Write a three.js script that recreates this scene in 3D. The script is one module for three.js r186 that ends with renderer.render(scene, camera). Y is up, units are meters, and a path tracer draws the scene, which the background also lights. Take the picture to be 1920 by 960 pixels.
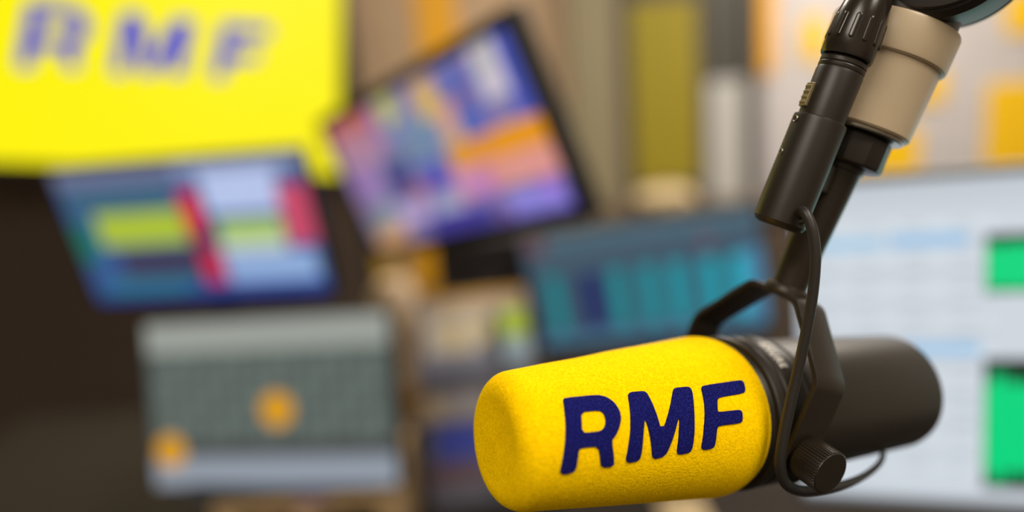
import * as THREE from 'three';
import { RoundedBoxGeometry } from 'three/addons/geometries/RoundedBoxGeometry.js';
import { mergeGeometries, mergeVertices, toCreasedNormals } from 'three/addons/utils/BufferGeometryUtils.js';
import { ImprovedNoise } from 'three/addons/math/ImprovedNoise.js';
import { TessellateModifier } from 'three/addons/modifiers/TessellateModifier.js';
import { RectAreaLightUniformsLib } from 'three/addons/lights/RectAreaLightUniformsLib.js';
import { FontLoader } from 'three/addons/loaders/FontLoader.js';
import { TextGeometry } from 'three/addons/geometries/TextGeometry.js';

// ---------------------------------------------------------------- camera, light, exposure
const D = Math.PI / 180;
const scene = new THREE.Scene();
scene.background = new THREE.Color(0x000000);
const camera = new THREE.PerspectiveCamera(2 * Math.atan(480 / 1390) / D, 2, 0.02, 30);
camera.position.set(0, 1.45, 0);
camera.rotation.set(-11 * D, 0, -4 * D);
camera.focus = 0.293;
camera.userData.fStop = 1.6;
camera.updateMatrixWorld();
const renderer = new THREE.WebGLRenderer({ antialias: true });
renderer.toneMapping = THREE.LinearToneMapping;
renderer.toneMappingExposure = 1.0;
renderer.shadowMap.enabled = true;
RectAreaLightUniformsLib.init();

// ceiling light panels: [x, z, width, depth, radiance]
const CEIL = 2.7;
const PANELS = [[0.95, 0.55, 0.6, 1.2, 15], [-0.75, 0.95, 0.6, 1.2, 11], [1.5, -2.1, 0.6, 1.2, 21], [-0.25, -1.85, 0.6, 0.6, 20]];
const LAMP = new THREE.Color().setRGB(1.0, 0.9, 0.77);

// ---------------------------------------------------------------- helpers
let seed = 77123;
const rnd = () => { seed |= 0; seed = seed + 0x6D2B79F5 | 0; let t = Math.imul(seed ^ seed >>> 15, 1 | seed); t = t + Math.imul(t ^ t >>> 7, 61 | t) ^ t; return ((t ^ t >>> 14) >>> 0) / 4294967296; };
const perlin = new ImprovedNoise();
const V = (x, y, z) => new THREE.Vector3(x, y, z);
const taken = {};
const numbered = (n) => { const k = taken[n] = (taken[n] ?? -1) + 1; return k ? `${n}_${String(k).padStart(3, '0')}` : n; };
function put(name, geo, mat, parent = scene) {
  const o = new THREE.Mesh(geo, mat); o.name = parent === scene ? numbered(name) : name;
  o.castShadow = o.receiveShadow = true; parent.add(o); return o;
}
function thing(name, label, category, pos, group) {
  const g = new THREE.Group(); g.name = numbered(name); g.position.copy(pos); scene.add(g);
  g.userData = { label, category }; if (group) g.userData.group = group; return g;
}
function tag(o, label, category, group) { Object.assign(o.userData, { label, category }); if (group) o.userData.group = group; return o; }
function struct(name, geo, mat, parent = scene) { const o = put(name, geo, mat, parent); if (parent === scene) o.userData.kind = 'structure'; return o; }
const box = (w, h, d, x = 0, y = 0, z = 0, r = 0) => (r ? new RoundedBoxGeometry(w, h, d, 3, r) : new THREE.BoxGeometry(w, h, d)).translate(x, y, z);
const rgb = (r, g, b) => new THREE.Color().setRGB(r / 255, g / 255, b / 255, THREE.SRGBColorSpace);
const M = (c, roughness = 0.6, extra = {}) => new THREE.MeshStandardMaterial({ color: c, roughness, ...extra });
const creased = (g, a = 0.6) => toCreasedNormals((g.index ? g.toNonIndexed() : g).scale(1e4, 1e4, 1e4), a).scale(1e-4, 1e-4, 1e-4);   // scaled up: the helper merges points closer than a hundredth
function basis(x, y, z, at) { return new THREE.Matrix4().makeBasis(x, y, z).setPosition(at); }
function lathe(pts, seg = 64) { return creased(new THREE.LatheGeometry(pts.map(([r, y]) => new THREE.Vector2(r, y)), seg), 0.5); }   // around +y
function alongAxis(geo, at, dir) { const q = new THREE.Quaternion().setFromUnitVectors(V(0, 1, 0), dir.clone().normalize()); return geo.applyQuaternion(q).translate(at.x, at.y, at.z); }
function sweep(points, radii, seg = 16, steps = 160) {
  const curve = new THREE.CatmullRomCurve3(points, false, 'centripetal'), fr = curve.computeFrenetFrames(steps), pos = [], idx = [];
  for (let i = 0; i <= steps; i++) {
    const t = i / steps, p = curve.getPointAt(t), k = t * (radii.length - 1), a = Math.floor(k), r = radii[a] + ((radii[a + 1] ?? radii[a]) - radii[a]) * (k - a);
    for (let j = 0; j < seg; j++) { const c = j / seg * 2 * Math.PI; const q = p.clone().addScaledVector(fr.normals[i], Math.cos(c) * r).addScaledVector(fr.binormals[i], Math.sin(c) * r); pos.push(q.x, q.y, q.z); }
  }
  for (let i = 0; i < steps; i++) for (let j = 0; j < seg; j++) { const a = i * seg + j, b = i * seg + (j + 1) % seg; idx.push(a, b, a + seg, b, b + seg, a + seg); }
  for (const [o, s] of [[0, 1], [steps * seg, -1]]) for (let j = 1; j < seg - 1; j++) s > 0 ? idx.push(o, o + j + 1, o + j) : idx.push(o, o + j, o + j + 1);
  const g = new THREE.BufferGeometry(); g.setAttribute('position', new THREE.Float32BufferAttribute(pos, 3)); g.setIndex(idx); g.computeVertexNormals(); return g;
}
const tube = (a, b, r, seg = 20) => sweep([a, a.clone().lerp(b, 0.5), b], [r, r], seg, 2);
function noiseTex(n, fn, srgb) {
  const d = new Uint8Array(n * n * 4);
  for (let y = 0; y < n; y++) for (let x = 0; x < n; x++) { const c = fn(x, y, n), i = (y * n + x) * 4; d[i] = c[0]; d[i + 1] = c[1]; d[i + 2] = c[2]; d[i + 3] = 255; }
  const t = new THREE.DataTexture(d, n, n); t.wrapS = t.wrapT = THREE.RepeatWrapping; t.magFilter = THREE.LinearFilter; t.minFilter = THREE.LinearMipmapLinearFilter; t.generateMipmaps = true;
  if (srgb) t.colorSpace = THREE.SRGBColorSpace; t.needsUpdate = true; return t;
}
function canvasTex(w, h, draw) {
  const c = document.createElement('canvas'); c.width = w; c.height = h; draw(c.getContext('2d'), w, h);
  const t = new THREE.CanvasTexture(c); t.colorSpace = THREE.SRGBColorSpace; return t;
}
function uvBox(geo, s = 1) {   // uv in metres from the dominant normal
  const p = geo.attributes.position, n = geo.attributes.normal, uv = new Float32Array(p.count * 2);
  for (let i = 0; i < p.count; i++) {
    const ax = Math.abs(n.getX(i)), ay = Math.abs(n.getY(i)), az = Math.abs(n.getZ(i));
    const [a, b] = ax > ay && ax > az ? [p.getZ(i), p.getY(i)] : ay > az ? [p.getX(i), p.getZ(i)] : [p.getX(i), p.getY(i)];
    uv[2 * i] = a * s; uv[2 * i + 1] = b * s;
  }
  geo.setAttribute('uv', new THREE.BufferAttribute(uv, 2)); return geo;
}

// ---------------------------------------------------------------- materials
const grainTex = noiseTex(256, () => { const v = 118 + rnd() * 137; return [v, v, v]; });
const plaster = noiseTex(256, (x, y) => { const v = 228 + 8 * perlin.noise(x / 20, y / 20, 3) + 5 * perlin.noise(x / 5, y / 5, 9) + rnd() * 8; return [v, v, v]; }, true);
const woodTex = noiseTex(512, (x, y) => { const w = perlin.noise(x / 160, y / 9, 1.5) * 0.6 + perlin.noise(x / 60, y / 3, 7) * 0.4; const v = 205 + w * 60; return [v, v * 0.98, v * 0.95]; }, true);
const mats = {
  blackPlastic: M(rgb(30, 25, 18), 0.4, { bumpMap: grainTex, bumpScale: 0.00002 }),
  blackSatin: M(rgb(29, 23, 16), 0.42),
  blackGloss: M(rgb(34, 27, 20), 0.25),
  blackMetal: M(rgb(42, 35, 27), 0.4, { metalness: 0.25 }),
  rubber: M(rgb(34, 31, 28), 0.45),
  beigePlastic: M(rgb(182, 164, 136), 0.35),
  steel: M(rgb(150, 146, 138), 0.3, { metalness: 0.9 }),
  brass: M(rgb(128, 116, 84), 0.35, { metalness: 0.6 }),
  housing: M(rgb(34, 32, 30), 0.5),
  silver: M(rgb(150, 150, 150), 0.4, { metalness: 0.5 }),
  darkDesk: M(rgb(52, 43, 37), 0.85, { map: woodTex }),
  darkPanel: M(rgb(92, 77, 66), 0.9, { map: plaster }),
  beigeWall: M(rgb(214, 184, 150), 0.9, { map: plaster }),
  paleWall: M(rgb(214, 210, 213), 0.9, { map: plaster }),
  roomWall: M(rgb(210, 200, 188), 0.9, { map: plaster }),
  ceiling: M(rgb(230, 228, 224), 0.95),
  carpet: M(rgb(70, 66, 62), 1, { map: plaster }),
  wallYellow: M(rgb(244, 196, 0), 0.6),
  wallOrange: M(rgb(238, 172, 10), 0.6),
  tan: M(rgb(232, 200, 152), 0.6, { map: woodTex }),
  letter: null,
};

// ---------------------------------------------------------------- room
const X0 = -2.7, X1 = 2.9, Z0 = -3.2, Z1 = 2.2, T = 0.12;
struct('floor', uvBox(box(X1 - X0 + 2 * T, T, Z1 - Z0 + 2 * T, (X0 + X1) / 2, -T / 2, (Z0 + Z1) / 2)), mats.carpet);
struct('ceiling', box(X1 - X0 + 2 * T, T, Z1 - Z0 + 2 * T, (X0 + X1) / 2, CEIL + T / 2, (Z0 + Z1) / 2), mats.ceiling);
struct('wall_left', uvBox(box(T, CEIL, Z1 - Z0 + 2 * T, X0 - T / 2, CEIL / 2, (Z0 + Z1) / 2)), mats.roomWall);
struct('wall_right', uvBox(box(T, CEIL, Z1 - Z0 + 2 * T, X1 + T / 2, CEIL / 2, (Z0 + Z1) / 2)), mats.roomWall);
struct('wall_front', uvBox(box(X1 - X0, CEIL, T, (X0 + X1) / 2, CEIL / 2, Z1 + T / 2)), mats.roomWall);
const XM = 0.75;
struct('wall_back', uvBox(box(XM - X0, CEIL, T, (X0 + XM) / 2, CEIL / 2, Z0 - T / 2)), mats.beigeWall);
struct('wall_back', uvBox(box(X1 - XM, CEIL, T, (X1 + XM) / 2, CEIL / 2, Z0 - T / 2)), mats.paleWall);
struct('trim_1', box(0.2, CEIL, 0.1, 0.385, CEIL / 2, Z0 + 0.05, 0.01), M(rgb(142, 132, 104), 0.7));
const door = struct('door_1', box(0.54, 2.1, 0.05, 0.76, 1.05, Z0 + 0.03, 0.006), M(rgb(76, 68, 60), 0.5));
put('door_frame', mergeGeometries([box(0.06, 2.16, 0.08, 0.49, 1.08, Z0 + 0.045), box(0.05, 2.16, 0.08, 1.045, 1.08, Z0 + 0.045), box(0.6, 0.06, 0.08, 0.77, 2.13, Z0 + 0.045)]), M(rgb(74, 68, 62), 0.5), door);
put('poster', box(0.27, 0.74, 0.006, 0.68, 1.48, Z0 + 0.058), M(rgb(146, 132, 16), 0.6), door);
put('dark_panel', box(0.15, 0.5, 0.006, 0.935, 1.78, Z0 + 0.058), M(rgb(72, 72, 66), 0.4), door);
put('pale_panel', box(0.15, 0.56, 0.006, 0.935, 1.24, Z0 + 0.058), M(rgb(186, 186, 184), 0.5), door);
put('door_handle', sweep([V(0.545, 1.05, Z0 + 0.055), V(0.545, 1.05, Z0 + 0.1), V(0.6, 1.05, Z0 + 0.11), V(0.66, 1.05, Z0 + 0.11)], [0.009, 0.009], 12, 24), mats.steel, door);

// yellow shapes mounted on the walls: [x0, y0, x1, y1, label, material]
for (const [x0, y0, x1, y1, label, m] of [
  [1.07, 1.53, 1.16, 2.0, 'tall narrow golden wall panel just right of the door', 'wallOrange'],
  [1.27, 1.57, 1.37, 1.75, 'small yellow wall panel showing left of the cable plug', 'wallYellow'],
  [1.74, 1.36, 1.88, 1.5, 'small yellow wall panel beside the beige arm collar', 'wallYellow'],
  [1.46, 0.9, 1.78, 1.26, 'yellow wall panel above the white screen behind the arm nut', 'wallYellow'],
  [2.06, 0.9, 2.36, 1.43, 'large yellow wall panel at the right edge above the white screen', 'wallYellow'],
  [2.12, 1.62, 2.3, 1.8, 'upper right faint yellow wall panel', 'wallYellow'],
  [-0.33, 1.66, -0.16, 2.1, 'orange wall panel above the tilted screen', 'wallOrange'],
  [-0.44, 1.45, -0.2, 1.56, 'low orange wall strip behind the top edge of the tilted screen', 'wallOrange'],
  [-0.68, 0.78, -0.53, 0.95, 'yellow wall panel below the left corner of the tilted screen', 'wallYellow'],
  [-0.44, 0.7, -0.26, 0.95, 'orange wall panel under the tilted screen', 'wallOrange'],
]) tag(put('wall_panel', box(x1 - x0, y1 - y0, 0.012, (x0 + x1) / 2, (y0 + y1) / 2, Z0 + 0.007, 0.004), mats[m]), label, 'wall panel', 'yellow panels on the walls');

// dark partition that carries the big screen
const partition = put('partition', uvBox(box(2.2, 2.3, 0.06, -1.575, 1.15, -2.48)), mats.darkPanel);
tag(partition, 'dark brown partition wall behind the big yellow screen', 'partition');
put('edge_strip', box(0.02, 2.3, 0.07, -0.475, 1.15, -2.48), mats.housing, partition);

// ceiling lights
PANELS.forEach(([x, z, w, d, k], i) => {
  const label = ['square-edged ceiling light panel above the camera on the right', 'ceiling light panel above and behind the camera on the left', 'ceiling light panel over the right of the back wall', 'small square ceiling light panel above the back of the desk'][i];
  const g = thing('ceiling_light', label, 'ceiling light', V(x, CEIL, z), 'ceiling light panels');
  put('frame', mergeGeometries([box(w + 0.04, 0.03, 0.02, 0, -0.015, d / 2 + 0.01), box(w + 0.04, 0.03, 0.02, 0, -0.015, -d / 2 - 0.01), box(0.02, 0.03, d, w / 2 + 0.01, -0.015, 0), box(0.02, 0.03, d, -w / 2 - 0.01, -0.015, 0)]), M(rgb(230, 230, 230), 0.5), g);
  put('diffuser', box(w, 0.012, d, 0, -0.012, 0), M(rgb(245, 245, 240), 0.6, { emissive: LAMP, emissiveIntensity: 1.2 }), g);
  const l = new THREE.RectAreaLight(LAMP, k, w, d); l.position.set(x, CEIL - 0.035, z); l.lookAt(x, 0, z); l.name = 'ceiling_lamp'; scene.add(l);
});

// ---------------------------------------------------------------- desk and its furniture
const DY = 0.75;
const desk = thing('desk', 'dark brown desk under the screens', 'desk', V(0.1, 0, -1.23));
put('desk_top', uvBox(box(2.8, 0.035, 1.24, 0, DY - 0.0175, 0, 0.006)), mats.darkDesk, desk);
for (const sx of [-1, 1]) put('leg', box(0.05, DY - 0.035, 1.1, sx * 1.33, (DY - 0.035) / 2, 0), mats.darkDesk, desk);
put('back_panel', box(2.6, 0.4, 0.02, 0, 0.5, -0.5), mats.darkDesk, desk);

const RT = 0.893;
const riser = thing('monitor_riser', 'light wooden riser under the grey grid screen', 'riser', V(-0.345, DY, -1.16));
put('top_board', uvBox(box(0.28, 0.018, 0.24, 0, RT - DY - 0.009, 0, 0.004)), mats.tan, riser);
for (const x of [-0.125, 0, 0.125]) put('upright', uvBox(box(0.03, RT - DY - 0.018, 0.22, x, (RT - DY - 0.018) / 2, 0)), mats.tan, riser);
put('back_board', uvBox(box(0.28, RT - DY - 0.018, 0.012, 0, (RT - DY - 0.018) / 2, -0.1)), mats.tan, riser);
tag(put('sticky_note', box(0.05, 0.004, 0.03, -0.33, RT + 0.0021, -1.055), M(rgb(120, 104, 190), 0.8)), 'small violet note lying on the front of the wooden riser', 'note');
const pad = thing('notepad', 'cream notepad lying on the desk below the yellow windscreen', 'notepad', V(0.262, DY, -1.14));
put('pages', box(0.075, 0.012, 0.14, 0, 0.0063, 0), M(rgb(216, 192, 150), 0.8), pad);
put('binding', box(0.076, 0.014, 0.012, 0, 0.0072, -0.066), M(rgb(120, 100, 76), 0.6), pad);

const cab = thing('cabinet', 'low brown cabinet in front of the door behind the teal screen', 'cabinet', V(0.66, 0, -2.92));
put('body', uvBox(box(0.9, 1.0, 0.36, 0, 0.5, 0, 0.004)), M(rgb(96, 80, 66), 0.6, { map: woodTex }), cab);
put('worktop', uvBox(box(0.94, 0.03, 0.4, 0, 1.015, 0, 0.004)), M(rgb(110, 92, 76), 0.5, { map: woodTex }), cab);
for (const s of [-1, 1]) { const d = put('door', box(0.43, 0.92, 0.018, s * 0.222, 0.51, 0.189, 0.003), M(rgb(90, 75, 62), 0.6), cab); put('knob', new THREE.SphereGeometry(0.012, 16, 12).translate(s * 0.04, 0.6, 0.206), mats.steel, d); }
{
  const g = new THREE.SphereGeometry(1, 40, 28), p = g.attributes.position;
  for (let i = 0; i < p.count; i++) { const v = V(p.getX(i), p.getY(i), p.getZ(i)), k = 1 + 0.12 * perlin.noise(v.x * 2, v.y * 2, v.z * 2); p.setXYZ(i, Math.sign(v.x) * Math.abs(v.x) ** 0.8 * 0.12 * k, Math.sign(v.y) * Math.abs(v.y) ** 0.8 * 0.048 * k, v.z * 0.09 * k); }
  g.computeVertexNormals(); tag(put('cushion', g.translate(0.6, 1.08, -2.86), M(rgb(206, 186, 146), 0.9)), 'small rounded beige cushion on the brown cabinet', 'cushion');
}

// ---------------------------------------------------------------- screens
function panelMatrix(O, yaw, pitch, roll) { return new THREE.Matrix4().makeRotationFromEuler(new THREE.Euler(pitch * D, yaw * D, roll * D, 'YXZ')).setPosition(O); }
function screenThing(o) {
  const { name, label, category = 'screen', O, yaw, pitch, roll, w, h, bezel, depth = 0.03, base, glow = 1, light = 0.6, tint, draw, res = 900, house = mats.housing } = o;
  const g = thing(name, label, category, base, o.group);
  const P = panelMatrix(O.clone().sub(base), yaw, pitch, roll), sw = w - 2 * bezel, sh = h - 2 * bezel;
  put('housing', box(w, h, depth, 0, 0, -depth / 2 - 0.004, Math.min(0.008, depth / 3)).applyMatrix4(P), house, g);
  const fr = new THREE.Shape([new THREE.Vector2(-w / 2, -h / 2), new THREE.Vector2(w / 2, -h / 2), new THREE.Vector2(w / 2, h / 2), new THREE.Vector2(-w / 2, h / 2)]);
  fr.holes.push(new THREE.Path([new THREE.Vector2(-sw / 2, -sh / 2), new THREE.Vector2(-sw / 2, sh / 2), new THREE.Vector2(sw / 2, sh / 2), new THREE.Vector2(sw / 2, -sh / 2)]));
  put('bezel', new THREE.ExtrudeGeometry(fr, { depth: 0.004, bevelEnabled: false }).translate(0, 0, -0.0035).applyMatrix4(P), house, g);
  const tex = canvasTex(res, Math.round(res * sh / sw), draw);
  const sg = new THREE.PlaneGeometry(sw, sh).translate(0, 0, -0.0025).applyMatrix4(P);
  put('display', sg, new THREE.MeshStandardMaterial({ color: 0x050505, roughness: 0.35, emissive: 0xffffff, emissiveMap: tex, emissiveIntensity: glow }), g);
  if (light) {
    const W = panelMatrix(O, yaw, pitch, roll), l = new THREE.RectAreaLight(tint, light, sw * 0.96, sh * 0.96), n = V(0, 0, 1).transformDirection(W);
    l.position.copy(O).addScaledVector(n, 0.012); l.lookAt(l.position.clone().add(n)); l.name = name + '_lamp'; scene.add(l);
  }
  return { g, P, back: (d, x = 0, y = 0) => V(x, y, -d).applyMatrix4(P) };
}
function poleStand(s, top, mat = mats.housing) {   // base plate, upright pole and an arm to the back of the panel; base of the group stands on the desk
  put('base_plate', lathe([[0, 0], [0.075, 0], [0.078, 0.003], [0.075, 0.01], [0.02, 0.016], [0, 0.016]], 40), mat, s.g);
  put('pole', tube(V(0, 0.012, 0), V(0, top, 0), 0.016), mat, s.g);
  const b = s.back(0.03), c = s.back(0.07);
  put('arm', sweep([V(0, b.y, 0), V(0, b.y, 0).lerp(c, 0.7), c, b], [0.013, 0.013], 12, 40), mat, s.g);
  put('mount_plate', box(0.09, 0.09, 0.012, 0, 0, -0.04).applyMatrix4(s.P), mat, s.g);
}
const fillR = (c, col, x, y, w, h) => { c.fillStyle = col; c.fillRect(x, y, w, h); };
const blocks = (list) => (c, W, H) => { for (const [col, x, y, w, h] of list) fillR(c, col, x * W, y * H, w * W, h * H); };

// letter outlines of the station name, in millimetres: first along the windscreen, second around it
const LET = {
  R: [[18.8, 24.4], [32.6, 23.4], [36.1, 21.9], [38.6, 18.9], [39.8, 15.2], [39.6, 11.8], [38.1, 8.3], [36.3, 5.5], [34.3, 3.5], [35.5, -5.6], [35.4, -6.8], [34.5, -7.4], [31.3, -7.4], [30.2, -6.6], [28.8, 1.9], [22.2, 2.1], [20.5, 1.6], [19.8, -6.0], [19.0, -8.2], [14.7, -8.8], [13.7, -8.0], [13.6, -6.1], [14.7, 1.9], [15.7, 7.5], [18.1, 23.0]],
  Rh: [[23.4, 17.0], [31.3, 16.6], [32.8, 15.2], [33.3, 12.7], [32.6, 10.0], [31.0, 8.3], [28.6, 7.8], [22.1, 8.2]],
  M: [[45.5, 21.2], [46.8, 22.3], [53.0, 21.9], [54.1, 20.4], [56.3, 3.9], [65.7, 20.0], [67.0, 21.2], [73.4, 20.9], [74.5, 19.4], [72.1, 9.7], [70.4, -2.6], [69.3, -4.9], [64.1, -5.2], [63.2, -4.1], [64.2, 3.6], [65.2, 8.8], [64.5, 8.9], [59.7, -1.6], [58.4, -4.2], [56.9, -5.5], [53.2, -6.0], [52.2, -4.9], [51.5, 0.9], [50.2, 9.9], [49.5, 10.0], [48.1, 4.5], [47.0, -4.5], [46.0, -6.1], [41.6, -6.5], [40.7, -5.3], [41.3, -1.2], [43.1, 8.2], [44.3, 14.5]],
  F: [[79.2, 19.6], [80.4, 20.4], [99.4, 20.4], [100.4, 19.4], [99.6, 16.0], [98.2, 15.0], [85.6, 14.8], [84.4, 13.5], [83.5, 10.3], [83.7, 9.4], [94.2, 9.3], [95.2, 8.3], [94.7, 5.1], [93.6, 4.3], [82.8, 4.3], [81.8, 2.9], [81.0, -2.6], [80.1, -4.1], [75.6, -4.4], [74.6, -3.4], [76.0, 4.6], [77.3, 9.2], [78.4, 14.8]],
};

const bigTV = screenThing({
  name: 'wall_screen', label: 'big bright yellow wall screen with blue RMF lettering', O: V(-1.095, 1.706, -2.189), yaw: 9.2, pitch: -1.6, roll: -7, w: 1.3, h: 0.70, bezel: 0.014, base: V(-1.095, 1.706, -2.45), glow: 1.0, light: 0.3, tint: rgb(255, 235, 30), res: 1300,
  draw: (c, W, H) => {
    fillR(c, 'rgb(255,243,0)', 0, 0, W, H); c.fillStyle = 'rgb(38,42,205)';
    for (const [k, x0, x1, m0, m1, y0, y1] of [['R', 0.308, 0.462, 13.6, 39.8, 0.335, 0.61], ['M', 0.5, 0.68, 40.7, 74.5, 0.35, 0.61], ['F', 0.712, 0.845, 74.6, 100.4, 0.365, 0.605]]) {
      const p = LET[k], lo = Math.min(...p.map((q) => q[1])), hi = Math.max(...p.map((q) => q[1])), map = ([a, b]) => [(x0 + (a - m0) / (m1 - m0) * (x1 - x0)) * W, (y1 - (b - lo) / (hi - lo) * (y1 - y0)) * H];
      c.beginPath(); p.forEach((q, i) => (i ? c.lineTo : c.moveTo).apply(c, map(q))); c.closePath();
      if (k === 'R') { LET.Rh.forEach((q, i) => (i ? c.lineTo : c.moveTo).apply(c, map(q))); c.closePath(); }
      c.fill('evenodd');
    }
  },
});
put('wall_bracket', mergeGeometries([box(0.3, 0.3, 0.02, 0, 0, 0.01), box(0.06, 0.06, 0.2, 0, 0, 0.11)]), mats.housing, bigTV.g);

const left = screenThing({
  name: 'computer_monitor', label: 'dark edged monitor with red and lime blocks below the yellow screen', category: 'monitor', O: V(-0.558, 1.279, -1.291), yaw: -9.9, pitch: 13.8, roll: 0.9, w: 0.475, h: 0.268, bezel: 0.006, base: V(-0.6, DY, -1.5), glow: 0.9, light: 0.35, tint: rgb(120, 140, 200), group: 'monitors around the desk',
  draw: blocks([['rgb(58,92,150)', 0, 0, 1, 1], ['rgb(110,118,150)', 0, 0, 0.5, 0.13], ['rgb(150,160,195)', 0.5, 0, 0.5, 0.1], ['rgb(62,104,128)', 0.02, 0.15, 0.45, 0.16], ['rgb(178,200,60)', 0.11, 0.32, 0.37, 0.25], ['rgb(30,120,110)', 0, 0.38, 0.08, 0.3], ['rgb(66,64,92)', 0.16, 0.6, 0.34, 0.22], ['rgb(50,120,140)', 0.06, 0.84, 0.4, 0.1],
    ['rgb(70,60,80)', 0.48, 0.2, 0.1, 0.7], ['rgb(220,32,74)', 0.485, 0.2, 0.08, 0.32], ['rgb(200,40,80)', 0.5, 0.62, 0.09, 0.27], ['rgb(190,205,245)', 0.59, 0.08, 0.3, 0.29], ['rgb(176,206,120)', 0.61, 0.42, 0.26, 0.18], ['rgb(216,224,220)', 0.6, 0.6, 0.27, 0.06], ['rgb(208,80,112)', 0.88, 0.2, 0.12, 0.42], ['rgb(150,180,226)', 0.6, 0.67, 0.37, 0.22], ['rgb(40,66,158)', 0.4, 0.92, 0.6, 0.08], ['rgb(36,62,140)', 0, 0.95, 1, 0.05]]),
});
poleStand(left, 0.6);

const tilted = screenThing({
  name: 'computer_monitor', label: 'tilted black framed monitor showing a mosaic of pink, blue and orange pictures', category: 'monitor', O: V(-0.139, 1.3725, -1.335), yaw: -50.3, pitch: 15.2, roll: 11.4, w: 0.71, h: 0.318, bezel: 0.022, base: V(0.07, DY, -1.56), glow: 0.85, light: 0.3, tint: rgb(170, 140, 190), group: 'monitors around the desk',
  draw: (c, W, H) => {
    fillR(c, 'rgb(140,128,178)', 0, 0, W, H);
    blocks([['rgb(196,110,96)', 0, 0, 0.3, 0.16], ['rgb(190,140,160)', 0.02, 0.13, 0.28, 0.24], ['rgb(160,140,190)', 0, 0.35, 0.26, 0.3], ['rgb(70,70,130)', 0.24, 0.4, 0.16, 0.3], ['rgb(200,200,110)', 0.36, 0, 0.1, 0.2], ['rgb(120,150,180)', 0.4, 0.16, 0.2, 0.34], ['rgb(228,190,96)', 0.56, 0.02, 0.1, 0.24], ['rgb(226,176,130)', 0.62, 0.2, 0.14, 0.3], ['rgb(90,110,190)', 0.7, 0.04, 0.12, 0.42], ['rgb(216,206,220)', 0.84, 0, 0.1, 0.3], ['rgb(76,90,190)', 0.94, 0, 0.06, 0.5],
      ['rgb(90,80,190)', 0.42, 0.5, 0.14, 0.2], ['rgb(170,110,130)', 0.36, 0.56, 0.08, 0.2], ['rgb(246,160,30)', 0.6, 0.46, 0.4, 0.16], ['rgb(236,160,150)', 0.62, 0.62, 0.38, 0.17], ['rgb(214,150,200)', 0.58, 0.62, 0.16, 0.18], ['rgb(190,170,216)', 0.2, 0.7, 0.2, 0.18], ['rgb(120,150,140)', 0.06, 0.68, 0.14, 0.2], ['rgb(176,180,205)', 0.44, 0.74, 0.15, 0.16], ['rgb(74,66,160)', 0.36, 0.86, 0.64, 0.14], ['rgb(150,140,230)', 0.76, 0.84, 0.22, 0.14], ['rgb(226,170,120)', 0.02, 0.86, 0.2, 0.14]])(c, W, H);
    for (let i = 0; i < 70; i++) fillR(c, `rgba(${70 + rnd() * 180 | 0},${60 + rnd() * 130 | 0},${90 + rnd() * 150 | 0},0.3)`, rnd() * 0.95 * W, rnd() * 0.9 * H, (0.02 + rnd() * 0.05) * W, (0.04 + rnd() * 0.08) * H);
  },
});
poleStand(tilted, 0.66);

const teal = screenThing({
  name: 'computer_monitor', label: 'teal monitor with a striped channel list behind the microphone', category: 'monitor', O: V(0.236, 1.124, -1.312), yaw: -11.9, pitch: 8.8, roll: 6, w: 0.43, h: 0.246, bezel: 0.006, base: V(0.3, DY, -1.56), glow: 0.72, light: 0.3, tint: rgb(90, 150, 170), group: 'monitors around the desk',
  draw: (c, W, H) => {
    fillR(c, 'rgb(70,92,114)', 0, 0, W, H); fillR(c, 'rgb(98,126,142)', 0, 0, W, 0.1 * H); fillR(c, 'rgb(80,104,122)', 0, 0.1 * H, W, 0.22 * H); fillR(c, 'rgb(120,80,90)', 0.01 * W, 0.02 * H, 0.09 * W, 0.12 * H); fillR(c, 'rgb(150,80,96)', 0.76 * W, 0.18 * H, 0.04 * W, 0.06 * H);
    fillR(c, 'rgb(36,40,112)', 0.235 * W, 0.36 * H, 0.075 * W, 0.46 * H); [0.1, 0.385, 0.52, 0.645, 0.78, 0.9].forEach((x, i) => fillR(c, `rgb(30,${150 + i * 9},${156 + i * 12})`, (x - 0.03) * W, 0.34 * H, 0.065 * W, 0.5 * H));
    fillR(c, 'rgb(84,130,160)', 0, 0.86 * H, W, 0.08 * H); fillR(c, 'rgb(40,58,66)', 0, 0.95 * H, W, 0.05 * H); fillR(c, 'rgb(90,150,190)', 0.93 * W, 0.3 * H, 0.07 * W, 0.6 * H);
  },
});
poleStand(teal, 0.42);

const grey = screenThing({
  name: 'computer_monitor', label: 'grey grid screen with amber discs standing on the wooden riser', category: 'monitor', O: V(-0.395, 1.034, -1.09), yaw: -10.7, pitch: -10.3, roll: 1.8, w: 0.415, h: 0.268, bezel: 0.003, base: V(-0.39, RT, -1.12), glow: 0.7, light: 0.2, tint: rgb(150, 155, 160), group: 'monitors around the desk',
  draw: (c, W, H) => {
    fillR(c, 'rgb(98,110,106)', 0, 0, W, H); fillR(c, 'rgb(178,184,176)', 0, 0, W, 0.19 * H);
    for (let j = 0; j < 5; j++) for (let i = 0; i < 14; i++) fillR(c, (i + j) % 3 ? 'rgb(120,134,128)' : 'rgb(106,118,114)', (0.03 + i * 0.068) * W, (0.23 + j * 0.105) * H, 0.042 * W, 0.082 * H);
    fillR(c, 'rgb(80,84,84)', 0, 0.73 * H, W, 0.08 * H); fillR(c, 'rgb(168,178,192)', 0, 0.82 * H, W, 0.18 * H);
    c.fillStyle = 'rgb(250,178,30)'; for (const [x, y, r] of [[0.075, 0.78, 0.08], [0.535, 0.545, 0.085]]) { c.beginPath(); c.arc(x * W, y * H, r * W * 0.8, 0, 7); c.fill(); }
  },
});
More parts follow.
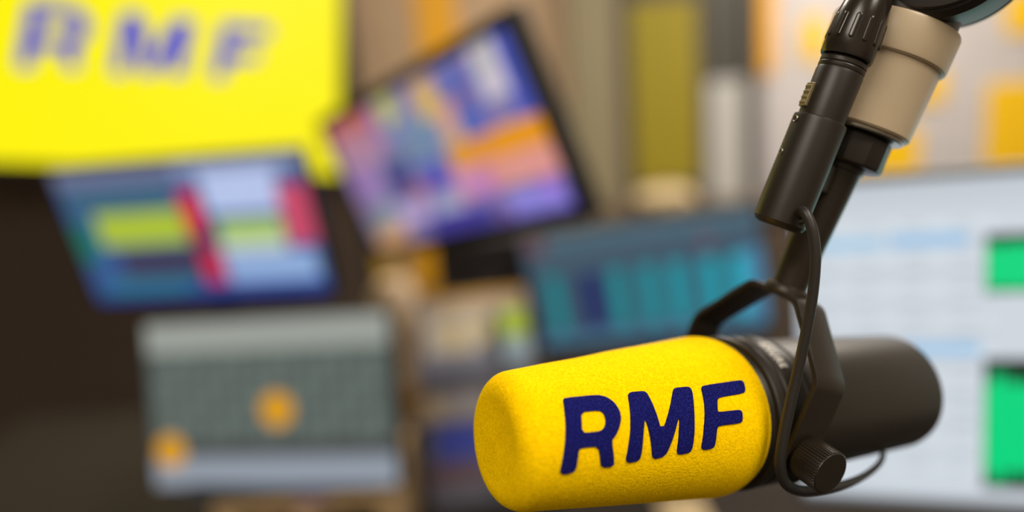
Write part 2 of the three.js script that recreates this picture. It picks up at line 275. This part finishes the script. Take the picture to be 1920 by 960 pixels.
put('rear_leg', tube(grey.back(0.03, 0, 0.05), V(0.02, 0.004, -0.1), 0.008), mats.housing, grey.g);
put('lip', box(0.3, 0.012, 0.05, 0.0, 0.006, 0.05, 0.003), mats.housing, grey.g);

const white = screenThing({
  name: 'computer_monitor', label: 'large white monitor with green audio waveforms behind the microphone body', category: 'monitor', O: V(0.602, 1.18, -0.693), yaw: -19, pitch: 0.8, roll: 2.2, w: 0.622, h: 0.376, bezel: 0.007, base: V(0.66, DY, -0.86), glow: 0.92, light: 0.5, tint: rgb(215, 228, 240), group: 'monitors around the desk', res: 1240, house: M(rgb(70, 70, 72), 0.5),
  draw: (c, W, H) => {
    const g = (a) => `rgb(${a},${a + 8},${a + 16})`;
    fillR(c, g(214), 0, 0, W, H); fillR(c, g(196), 0, 0, W, 0.035 * H); fillR(c, g(206), 0, 0.035 * H, W, 0.06 * H);
    for (let r = 0; r < 17; r++) { const y = 0.12 + r * 0.047; fillR(c, r % 2 ? g(210) : g(222), 0.01 * W, y * H, 0.3 * W, 0.03 * H); for (let k = 0; k < 4; k++) fillR(c, g(186 + rnd() * 16 | 0), (0.02 + k * 0.075) * W, (y + 0.008) * H, (0.02 + rnd() * 0.035) * W, 0.01 * H); }
    fillR(c, 'rgb(176,214,240)', 0.03 * W, 0.162 * H, 0.11 * W, 0.04 * H); fillR(c, 'rgb(168,206,238)', 0.15 * W, 0.155 * H, 0.12 * W, 0.045 * H); fillR(c, 'rgb(166,208,242)', 0.15 * W, 0.485 * H, 0.14 * W, 0.04 * H);
    for (const [y0, y1] of [[0.168, 0.338], [0.535, 0.945]]) {
      fillR(c, 'rgb(20,34,28)', 0.296 * W, y0 * H, 0.66 * W, (y1 - y0) * H); c.fillStyle = 'rgb(0,222,132)';
      const mid = (y0 + y1) / 2 + 0.01, hh = (y1 - y0) / 2; for (let x = 0.298; x < 0.95; x += 0.002) { const a = hh * (0.62 + 0.25 * rnd()); c.fillRect(x * W, (mid - a) * H, 0.0025 * W, 2 * a * H); }
    }
    fillR(c, g(150), 0, 0.985 * H, W, 0.015 * H);
  },
});
{
  put('base_plate', box(0.26, 0.012, 0.2, 0, 0.006, 0, 0.005), mats.housing, white.g);
  const b = white.back(0.03);
  put('neck', box(0.05, 0.46, 0.02, 0, 0.24, 0, 0.005), mats.housing, white.g);
  put('hinge', tube(V(0, b.y, 0), b, 0.02), mats.housing, white.g);
}

// leaning board with printed blocks between the screens
{
  const O = V(-0.077, 0.94, -1.326), base = V(-0.077, DY, -1.21), g = thing('display_board', 'leaning printed board with grey, lime and blue blocks below the tilted monitor', 'board', base), P = panelMatrix(O.clone().sub(base), 2.2, -36.8, 2);
  put('board', box(0.225, 0.41, 0.012, 0, 0, -0.0065, 0.003).applyMatrix4(P), mats.housing, g);
  const tex = canvasTex(512, 930, blocks([['rgb(78,80,98)', 0, 0, 1, 1], ['rgb(190,140,0)', 0.1, 0, 0.9, 0.035], ['rgb(176,164,152)', 0, 0.035, 1, 0.1], ['rgb(196,188,172)', 0.05, 0.12, 0.5, 0.18], ['rgb(206,184,90)', 0.3, 0.14, 0.06, 0.16], ['rgb(206,190,120)', 0.55, 0.14, 0.08, 0.12], ['rgb(60,66,76)', 0.64, 0.12, 0.12, 0.28], ['rgb(176,206,40)', 0.76, 0.11, 0.22, 0.14], ['rgb(150,176,196)', 0.76, 0.26, 0.22, 0.12], ['rgb(116,120,140)', 0, 0.3, 0.62, 0.1], ['rgb(60,62,76)', 0.1, 0.42, 0.8, 0.06], ['rgb(140,136,140)', 0, 0.5, 0.55, 0.13], ['rgb(170,150,110)', 0.02, 0.51, 0.14, 0.1], ['rgb(28,50,160)', 0.08, 0.65, 0.5, 0.16], ['rgb(50,54,80)', 0.6, 0.62, 0.4, 0.2], ['rgb(84,60,76)', 0, 0.82, 0.5, 0.1], ['rgb(60,62,78)', 0.5, 0.84, 0.5, 0.16]]));
  put('print', new THREE.PlaneGeometry(0.215, 0.4).translate(0, 0, 0.0004).applyMatrix4(P), new THREE.MeshStandardMaterial({ map: tex, roughness: 0.6 }), g);
  put('easel_leg', tube(V(0, 0.1, -0.012).applyMatrix4(P), V(0.0, 0.005, -0.3), 0.006), mats.housing, g);
  put('ledge', box(0.2, 0.02, 0.05, 0, 0.0102, 0.012, 0.004), mats.housing, g);
}

// loudspeaker and vase at the back of the desk
{
  const g = thing('loudspeaker', 'black loudspeaker standing behind the printed board', 'loudspeaker', V(-0.065, DY, -1.74));
  put('cabinet', box(0.22, 0.425, 0.19, 0, 0.213, 0, 0.008), M(rgb(40, 36, 36), 0.6), g);
  put('woofer', alongAxis(lathe([[0, 0.002], [0.02, 0.004], [0.03, 0.001], [0.06, 0.012], [0.07, 0.016], [0.078, 0.01], [0.078, 0]], 48), V(0, 0.13, 0.095), V(0, 0, 1)), mats.rubber, g);
  put('tweeter', alongAxis(lathe([[0, 0.008], [0.012, 0.006], [0.016, 0.002], [0.032, 0.006], [0.034, 0]], 40), V(0.01, 0.34, 0.095), V(0, 0, 1)), M(rgb(60, 52, 56), 0.5), g);
  const v = thing('vase', 'tall beige vase between the grey grid screen and the printed board', 'vase', V(-0.27, DY, -1.62));
  put('body', lathe([[0, 0], [0.032, 0], [0.036, 0.004], [0.034, 0.06], [0.04, 0.14], [0.053, 0.23], [0.056, 0.28], [0.05, 0.325], [0.034, 0.348], [0.03, 0.352], [0.026, 0.348], [0, 0.30]], 64), M(rgb(246, 218, 182), 0.7, { map: plaster }), v);
  put('band', lathe([[0.0338, 0.05], [0.0358, 0.052], [0.0385, 0.095], [0.0372, 0.097]], 64), M(rgb(190, 140, 50), 0.7), v);
}

// ---------------------------------------------------------------- microphone
// own frame: x from the front of the windscreen to the rear of the body, y up, z to the side facing the room
const micAt = V(-0.01185, 1.32429, -0.26967);
const MW = basis(V(0.888628, -0.143936, -0.435456), V(0.066267, 0.979809, -0.188636), V(0.453815, 0.13877, 0.880224), micAt);
const mic = thing('studio_microphone', 'black studio microphone with yellow RMF foam windscreen on a boom arm', 'microphone', micAt);
mic.quaternion.setFromRotationMatrix(MW);
const toX = (g) => g.rotateZ(-Math.PI / 2);

// body
put('body', toX(lathe([[0, 0.112], [0.030, 0.112], [0.0320, 0.1125], [0.0325, 0.114], [0.0325, 0.137], [0.0318, 0.1385], [0.0318, 0.1405], [0.0324, 0.1415], [0.0320, 0.15], [0.0294, 0.232], [0.0288, 0.2345], [0.0272, 0.2362], [0.0255, 0.2366], [0.0252, 0.2352], [0, 0.2352]].map(([r, y]) => [r, y]), 128)), mats.blackPlastic, mic);
put('collar', toX(lathe([[0.026, 0.116], [0.0343, 0.1165], [0.0350, 0.1175], [0.0350, 0.1205], [0.0340, 0.1215], [0.0340, 0.1235], [0.0347, 0.1245], [0.0347, 0.1345], [0.0338, 0.1355], [0.031, 0.136]], 128)), mats.blackSatin, mic);
{
  const font = await new FontLoader().loadAsync('fonts/droid/droid_sans_bold.typeface.json');
  const t = new TextGeometry('SHURE', { font, size: 0.0042, depth: 0.0002, curveSegments: 5 }), p = t.attributes.position; t.computeBoundingBox(); const w = t.boundingBox.max.x;
  for (let i = 0; i < p.count; i++) { const a = (69 - 27 * p.getX(i) / w) * D, r = 0.0348 + p.getZ(i); p.setXYZ(i, 0.1262 + p.getY(i), Math.sin(a) * r, Math.cos(a) * r); }
  t.computeVertexNormals(); put('lettering', t, M(rgb(240, 236, 228), 0.5), mic).userData.label = 'small white lettering on the collar';
}

// windscreen: displaced surface of revolution
const FO = { Rf: 0.0264, rf: 0.0085, Rr: 0.0378, rr: 0.0255, L: 0.1244 };
const foamR = (t) => { let R = FO.Rf + (FO.Rr - FO.Rf) * t / FO.L; if (t < FO.rf) R += -FO.rf + Math.sqrt(Math.max(0, FO.rf ** 2 - (FO.rf - t) ** 2)); const v = FO.L - t; if (v < FO.rr) R += -FO.rr + Math.sqrt(Math.max(0, FO.rr ** 2 - (FO.rr - v) ** 2)); return R; };
{
  const prof = [];   // [t, r] dense outline, then resampled by arc length
  const r0 = foamR(0); for (let i = 0; i <= 60; i++) { const k = i / 60; prof.push([0.0007 * (1 - k * k), Math.max(1e-5, r0 * k)]); }
  for (let i = 1; i <= 900; i++) { const a = i / 900, t = FO.L * (0.5 - 0.5 * Math.cos(a * Math.PI)); prof.push([t, foamR(t)]); }
  const rEnd = foamR(FO.L); for (let i = 1; i <= 10; i++) prof.push([FO.L - 0.0002 * i, rEnd - 0.0004 * i]);
  const len = [0]; for (let i = 1; i < prof.length; i++) len.push(len[i - 1] + Math.hypot(prof[i][0] - prof[i - 1][0], prof[i][1] - prof[i - 1][1]));
  const NA = 560, NC = 900, pos = [], col = [], idx = []; let k = 0;
  for (let i = 0; i <= NA; i++) {
    const s = len[len.length - 1] * i / NA; while (k < len.length - 2 && len[k + 1] < s) k++;
    const f = (s - len[k]) / Math.max(1e-9, len[k + 1] - len[k]), t = prof[k][0] + (prof[k + 1][0] - prof[k][0]) * f, r = prof[k][1] + (prof[k + 1][1] - prof[k][1]) * f;
    const dt = prof[k + 1][0] - prof[k][0], dr = prof[k + 1][1] - prof[k][1], dl = Math.hypot(dt, dr) || 1, nx = -dr / dl, nr = dt / dl;
    for (let j = 0; j < NC; j++) {
      const a = j / NC * 2 * Math.PI, cy = Math.sin(a), cz = Math.cos(a), x = t, y = cy * r, z = cz * r, q = 1000;
      const n1 = perlin.noise(x * q * 1.7, y * q * 1.7, z * q * 1.7), n2 = perlin.noise(x * q * 0.8 + 9, y * q * 0.8, z * q * 0.8), n3 = perlin.noise(x * q * 0.05, y * q * 0.05 + 5, z * q * 0.05);
      const pole = Math.min(1, r / 0.005), d = pole * (0.00010 * n1 + 0.00004 * n2 + (rnd() - 0.5) * 0.00008) + 0.0002 * n3;
      pos.push(x + nx * d, cy * (r + nr * d), cz * (r + nr * d));
      const g = 1 + 0.26 * n1 + 0.14 * n2 + (rnd() - 0.5) * 0.2; col.push(0.96 * g, 0.61 * g, 0.0);
    }
  }
  for (let i = 0; i < NA; i++) for (let j = 0; j < NC; j++) { const a = i * NC + j, b = i * NC + (j + 1) % NC; idx.push(a, a + NC, b, b, a + NC, b + NC); }
  const g = new THREE.BufferGeometry(); g.setAttribute('position', new THREE.Float32BufferAttribute(pos, 3)); g.setAttribute('color', new THREE.Float32BufferAttribute(col, 3)); g.setIndex(idx); g.computeVertexNormals();
  { const p = g.attributes.position, n = g.attributes.normal, i = 280 * NC; if (n.getY(i) * p.getY(i) + n.getZ(i) * p.getZ(i) < 0) { for (let q = 0; q < idx.length; q += 3) { const t = idx[q]; idx[q] = idx[q + 1]; idx[q + 1] = t; } g.setIndex(idx); g.computeVertexNormals(); } }
  var windscreen = put('windscreen', g, new THREE.MeshPhysicalMaterial({ color: 0xffffff, vertexColors: true, roughness: 1, specularIntensity: 0.1 }), mic);
  windscreen.userData.label = 'yellow foam windscreen with navy letters';
}
// letters glued on the foam
{
  const fleck = noiseTex(512, (x, y) => { const a = perlin.noise(x / 11, y / 11, 4), b = rnd(), c = perlin.noise(x / 2.5, y / 2.5, 8); let v = 1 + 0.25 * a + (b - 0.5) * 0.35; if (c > 0.3 && a > 0.05) v += 0.9 + 2 * (c - 0.3); return [17 * v + (v > 1.5 ? 24 : 0), 19 * v + (v > 1.5 ? 24 : 0), Math.min(160, 92 * v)]; }, true);
  fleck.repeat.set(1 / 40, 1 / 40);
  const mat = new THREE.MeshPhysicalMaterial({ map: fleck, roughness: 0.95, specularIntensity: 0.25, bumpMap: grainTex, bumpScale: 0.00005 });
  const soften = (pts) => { const out = []; for (let i = 0; i < pts.length; i++) { const a = pts[i], b = pts[(i + 1) % pts.length]; out.push(new THREE.Vector2(a[0] * 0.82 + b[0] * 0.18, a[1] * 0.82 + b[1] * 0.18), new THREE.Vector2(a[0] * 0.18 + b[0] * 0.82, a[1] * 0.18 + b[1] * 0.82)); } return out; };
  for (const k of ['R', 'M', 'F']) {
    const sh = new THREE.Shape(soften(LET[k])); if (k === 'R') sh.holes.push(new THREE.Path(soften(LET.Rh)));
    let g = new THREE.ExtrudeGeometry(sh, { depth: 0.9, bevelEnabled: true, bevelThickness: 0.2, bevelSize: 0.15, bevelOffset: -0.15, bevelSegments: 2, curveSegments: 4 });
    g = new TessellateModifier(1.6, 7).modify(g);
    const p = g.attributes.position, uv = new Float32Array(p.count * 2);
    for (let i = 0; i < p.count; i++) { const t = p.getX(i) / 1000, a = p.getY(i) / 33, r = foamR(t) - 0.0004 + p.getZ(i) / 1000; uv[2 * i] = p.getX(i); uv[2 * i + 1] = p.getY(i); p.setXYZ(i, t, Math.sin(a) * r, Math.cos(a) * r); }
    g.setAttribute('uv', new THREE.BufferAttribute(uv, 2)); g.deleteAttribute('normal'); g = creased(g, 0.7);
    put('letter', g, mat, windscreen).userData.label = `navy felt letter ${k}`;
  }
}

// yoke frame: n across the strap, w along the stem, l along the knob axis
const phi = -0.2869, psi = 0.2381;
const ax = V(1, 0, 0), l = V(0, Math.sin(phi), Math.cos(phi)), upv = V(0, Math.cos(phi), -Math.sin(phi));
const w = upv.clone().multiplyScalar(Math.cos(psi)).addScaledVector(ax, Math.sin(psi)), n = ax.clone().multiplyScalar(Math.cos(psi)).addScaledVector(upv, -Math.sin(psi));
const YO = V(0.1263, -0.0005, -0.0008);
const Y = basis(n, w, l, YO);                    // (n, w, l) -> microphone frame
const yk = (a, b, c) => V(a, b, c).applyMatrix4(Y);
{
  const a1 = 0.0386, b1 = 0.0319, a2 = 0.0138, b2 = 0.0591, th = 0.0013, Wd = 0.0093;
  const cl = [[-a1, -0.004], [-a1, b1], [-a2, b2], [a2, b2], [a1, b1], [a1, -0.004]].map(([a, b]) => new THREE.Vector2(a, b));
  const path = [cl[0]];   // rounded bends
  for (let i = 1; i < 5; i++) { const p = cl[i], d0 = cl[i - 1].clone().sub(p).normalize(), d1 = cl[i + 1].clone().sub(p).normalize(), r = 0.0035; for (let k = 0; k <= 6; k++) { const t = k / 6, A = p.clone().addScaledVector(d0, r), B = p.clone().addScaledVector(d1, r); path.push(A.clone().multiplyScalar((1 - t) ** 2).addScaledVector(p, 2 * t * (1 - t)).addScaledVector(B, t * t)); } }
  path.push(cl[5]);
  const off = (s) => path.map((p, i) => { const a = path[Math.max(0, i - 1)], b = path[Math.min(path.length - 1, i + 1)], d = b.clone().sub(a).normalize(); return p.clone().add(new THREE.Vector2(-d.y, d.x).multiplyScalar(s)); });
  const sh = new THREE.Shape([...off(th), ...off(-th).reverse()]);
  let g = new THREE.ExtrudeGeometry(sh, { depth: 2 * Wd - 0.001, bevelEnabled: true, bevelThickness: 0.0005, bevelSize: 0.0004, bevelOffset: -0.0004, bevelSegments: 2 }).translate(0, 0, -Wd + 0.0005);
  g = creased(g, 0.5).applyMatrix4(new THREE.Matrix4().makeBasis(V(0, 0, 1), V(0, 1, 0), V(-1, 0, 0)));   // shape x -> l, depth -> -n
  const parts = [g];
  for (const s of [-1, 1]) parts.push(creased(new THREE.CylinderGeometry(Wd, Wd, 2 * th, 48).rotateX(Math.PI / 2).translate(0, -0.004, s * a1), 0.5));
  for (const q of parts) for (const k of Object.keys(q.attributes)) if (!['position', 'normal', 'uv'].includes(k)) q.deleteAttribute(k);
  put('yoke', mergeGeometries(parts).applyMatrix4(Y), mats.blackMetal, mic);
  // knobs and pivots
  for (const s of [1, -1]) {
    const teeth = 44, sh2 = new THREE.Shape(), R = 0.0094;
    for (let i = 0; i < teeth * 4; i++) { const a = i / (teeth * 4) * 2 * Math.PI, r = R - [0.0005, 0, 0, 0.0005][i % 4]; (i ? sh2.lineTo : sh2.moveTo).call(sh2, Math.cos(a) * r, Math.sin(a) * r); }
    const kn = creased(new THREE.ExtrudeGeometry(sh2, { depth: 0.0118, bevelEnabled: true, bevelThickness: 0.0005, bevelSize: 0.0004, bevelOffset: -0.0004, bevelSegments: 2 }), 0.4).translate(0, 0, a1 + 0.0034);
    if (s < 0) kn.rotateY(Math.PI);
    const k = put('knob', kn.applyMatrix4(Y), mats.blackSatin, mic);
    const cap = creased(new THREE.CylinderGeometry(0.0086, 0.0089, 0.0008, 48).rotateX(Math.PI / 2), 0.3).translate(0, 0, a1 + 0.0034 + 0.0122); if (s < 0) cap.rotateY(Math.PI);
    put('cap', cap.applyMatrix4(Y), mats.blackSatin, k);
    const pv = creased(new THREE.CylinderGeometry(0.0062, 0.0066, a1 + 0.004 - 0.03, 32).rotateX(Math.PI / 2), 0.3).translate(0, 0, (a1 + 0.004 + 0.03) / 2); if (s < 0) pv.rotateY(Math.PI);
    put('pivot', pv.applyMatrix4(Y), mats.blackMetal, mic);
  }
  // stem
  put('stem', lathe([[0, b2 + 0.0005], [0.0100, b2 + 0.0005], [0.0104, b2 + 0.0015], [0.0100, b2 + 0.0035], [0.0080, b2 + 0.0045], [0.0084, 0.085], [0.0098, 0.112], [0.0102, 0.119], [0.0110, 0.1195], [0.0110, 0.1225], [0, 0.1225]], 64).applyMatrix4(Y), mats.blackMetal, mic);
  put('mount_nut', (() => { const s = new THREE.Shape(); for (let i = 0; i < 12; i++) { const a = (i + 0.35) / 12 * 2 * Math.PI; (i ? s.lineTo : s.moveTo).call(s, Math.cos(a) * 0.0175, Math.sin(a) * 0.0175); } return creased(new THREE.ExtrudeGeometry(s, { depth: 0.0105, bevelEnabled: true, bevelThickness: 0.0018, bevelSize: 0.0018, bevelOffset: -0.0018, bevelSegments: 3 }), 0.5).rotateX(-Math.PI / 2).translate(0, 0.1235, 0).applyMatrix4(Y); })(), mats.blackSatin, mic);
}

// cable socket beside the stem, with the thin lead down to the body
const S0 = V(0.1126, 0.0848, 0.0370);
const SX = (() => { const toStem = S0.clone().sub(YO); toStem.addScaledVector(w, -toStem.dot(w)).normalize(); return basis(toStem, w, toStem.clone().cross(w), S0); })();   // x away from the stem, y along the tube
const sk = (a, b, c) => V(a, b, c).applyMatrix4(SX);
const around = (a, r, y) => V(Math.cos(a) * r, y, Math.sin(a) * r);
{
  const sock = put('cable_socket', lathe([[0, -0.0006], [0.0080, -0.0006], [0.0098, 0.0002], [0.0107, 0.0018], [0.0107, 0.0440], [0.0105, 0.0452], [0.0098, 0.0456], [0.0094, 0.0440], [0, 0.0440]], 72).applyMatrix4(SX), mats.blackSatin, mic);
  put('bracket', mergeGeometries([box(0.030, 0.014, 0.008, -0.022, 0.026, 0, 0.002)]).applyMatrix4(SX), mats.blackMetal, mic);
  const camAng = -0.38;
  for (const [a, y, rr] of [[camAng + 1.12, 0.0285, 0.0013], [camAng + 1.02, 0.0425, 0.0013]]) {
    const p = around(a, 0.0107, y), d = around(a, 1, 0);
    put('screw', alongAxis(lathe([[0, -0.0004], [rr * 0.7, -0.0004], [rr * 0.75, 0.0002], [rr, 0.0003], [rr * 1.1, -0.0002]], 20), p, d).applyMatrix4(SX), mats.steel, sock);
  }
  const lead = [[0.1132, 0.0889, 0.0472], [0.1096, 0.0895, 0.0532], [0.1102, 0.0846, 0.0558], [0.1118, 0.0742, 0.0566], [0.1127, 0.0596, 0.0549], [0.1126, 0.0425, 0.0515], [0.1117, 0.0252, 0.0477], [0.1102, 0.0098, 0.0447], [0.1094, -0.0036, 0.0421], [0.1102, -0.0139, 0.0402], [0.1142, -0.0214, 0.039], [0.1219, -0.0258, 0.0384], [0.1374, -0.0281, 0.0374], [0.1579, -0.0292, 0.0344], [0.1796, -0.0289, 0.0286], [0.1944, -0.0265, 0.0238], [0.2007, -0.0235, 0.0203], [0.2034, -0.0198, 0.0171]].map((p) => V(...p));
  put('lead', sweep(lead, [0.0021, 0.0021, 0.0022, 0.0023, 0.0022, 0.0016, 0.0012], 20, 260), mats.rubber, mic).userData.label = 'thin black lead from the socket to the body';
  const gd = lead[1].clone().sub(lead[0]).normalize();
  put('grommet', alongAxis(lathe([[0.002, -0.004], [0.0046, -0.004], [0.0048, -0.001], [0.0044, 0.0006], [0.0034, 0.0016], [0.0022, 0.0018]], 32), lead[0], gd), mats.rubber, mic);
}

// plug of the long cable pushed into the socket
const plugAt = sk(0, 0.0445, 0).applyMatrix4(MW);
const plug = thing('cable_plug', 'black cable plug with brass latch pushed into the microphone socket', 'cable plug', plugAt);
plug.quaternion.setFromRotationMatrix(MW.clone().multiply(SX));
{
  const camAng = -0.38;
  put('shell', lathe([[0, 0], [0.0092, 0], [0.0093, 0.02], [0.0090, 0.0212], [0.0092, 0.0216], [0.0092, 0.0229], [0.0089, 0.0234], [0.0092, 0.0238], [0.0092, 0.0252], [0.0084, 0.0262], [0, 0.0262]], 72), mats.blackSatin, plug);
  const col = put('collar', lathe([[0, 0.0262], [0.0098, 0.0264], [0.0102, 0.0272], [0.0103, 0.0340], [0.0098, 0.0430], [0.0086, 0.0505], [0.0083, 0.0512], [0.0078, 0.0516], [0, 0.0516]], 72), mats.blackGloss, plug);
  for (let i = 0; i < 12; i++) {
    const a = camAng + 0.12 + i / 12 * 2 * Math.PI, d = around(a, 1, 0), g = new THREE.CapsuleGeometry(0.0011, 0.008, 6, 12).scale(1, 1, 0.35);
    g.applyMatrix4(basis(V(0, 1, 0).cross(d).normalize(), V(0, 1, 0), d, around(a, 0.0101, 0.0375)).multiply(new THREE.Matrix4().makeRotationX(-0.07)));
    put('grip_rib', g, mats.blackGloss, col);
  }
  const sr = [[0, 0.0516], [0.0078, 0.0518]]; for (let i = 0; i < 7; i++) { const y = 0.0525 + i * 0.0042, r = 0.0078 - i * 0.00062; sr.push([r, y], [r, y + 0.0024], [r - 0.0012, y + 0.0028], [r - 0.0012, y + 0.004]); } sr.push([0.0033, 0.082], [0, 0.082]);
  put('strain_relief', lathe(sr, 48), mats.rubber, plug);
  const la = camAng + 1.1, ld = around(la, 1, 0), LM = basis(V(0, 1, 0).cross(ld).normalize(), V(0, 1, 0), ld, around(la, 0.0092, 0.0085));
  const latch = put('latch', box(0.0052, 0.0100, 0.0016, 0, 0, 0.0002, 0.0005).applyMatrix4(LM), mats.brass, plug); latch.userData.label = 'brass release latch';
  for (let i = 0; i < 4; i++) put('ridge', box(0.0046, 0.0011, 0.0008, 0, -0.0033 + i * 0.0022, 0.0009, 0.0003).applyMatrix4(LM), mats.brass, latch);
}

// ---------------------------------------------------------------- boom arm (world frame, group at its desk clamp)
{
  const base = V(1.28, DY, -0.72), BW = MW.clone().multiply(Y), loc = (p) => p.clone().applyMatrix4(BW).sub(base);
  const boom = thing('boom_arm', 'boom arm with beige collar and round dark elbow joint holding the microphone', 'boom arm', base);
  const fix = (g) => g.applyMatrix4(BW).translate(-base.x, -base.y, -base.z);
  put('washer', fix(lathe([[0, 0.1359], [0.0205, 0.1359], [0.0212, 0.1364], [0.0212, 0.1376], [0, 0.1376]], 64)), mats.steel, boom);
  const cyl = put('collar', fix(lathe([[0, 0.1374], [0.0212, 0.1374], [0.0224, 0.1378], [0.0230, 0.1386], [0.0240, 0.170], [0, 0.170]], 96)), mats.beigePlastic, boom); cyl.userData.label = 'beige plastic collar';
  put('collar_ring', fix(lathe([[0, 0.168], [0.0246, 0.168], [0.0256, 0.1688], [0.0259, 0.170], [0.0262, 0.1832], [0.0258, 0.1844], [0.0248, 0.185], [0, 0.185]], 96)), mats.beigePlastic, cyl);
  put('neck', fix(lathe([[0, 0.1846], [0.0228, 0.1846], [0.0234, 0.1855], [0.0236, 0.195], [0.0215, 0.21], [0.0215, 0.222], [0, 0.222]], 72)), mats.blackSatin, boom);
  const jc = yk(0.0012, 0.2190, 0.0085).applyMatrix4(MW).sub(base), jd = V(-0.894667, -0.132461, 0.426644).transformDirection(MW);
  const joint = put('elbow_joint', alongAxis(lathe([[0, -0.026], [0.026, -0.026], [0.031, -0.022], [0.0322, -0.012], [0.0322, -0.010], [0.0315, -0.009], [0.0315, -0.008], [0.0322, -0.007], [0.0326, 0.018], [0.0316, 0.0235], [0.0292, 0.026], [0.0286, 0.0252], [0.0282, 0.0252], [0, 0.0252]], 96), jc, jd), mats.blackSatin, boom);
  put('cap', alongAxis(lathe([[0, 0.0252], [0.0277, 0.0252], [0.0279, 0.0262], [0.0271, 0.0268], [0, 0.0272]], 96), jc, jd), mats.blackSatin, joint);
  const e1 = V(0.62, 1.93, -0.25).sub(base), e2 = V(1.22, 1.62, -0.62).sub(base);
  put('upper_tube', tube(jc.clone().addScaledVector(jd, -0.005), e1, 0.0145), mats.blackMetal, boom);
  put('middle_joint', alongAxis(lathe([[0, -0.022], [0.028, -0.022], [0.03, -0.018], [0.03, 0.018], [0.028, 0.022], [0, 0.022]], 48), e1, V(0.3, 0.2, 1)), mats.blackSatin, boom);
  put('lower_tube', tube(e1, e2, 0.0145), mats.blackMetal, boom);
  put('post', sweep([e2, V(0, 0.6, 0), V(0, 0.3, 0), V(0, 0.0, 0)], [0.0145, 0.016], 20, 40), mats.blackMetal, boom);
  put('clamp', mergeGeometries([box(0.09, 0.014, 0.09, 0, 0.0071, 0, 0.003), box(0.05, 0.05, 0.05, 0, 0.035, 0, 0.006)]), mats.blackSatin, boom);
}

renderer.render(scene, camera);
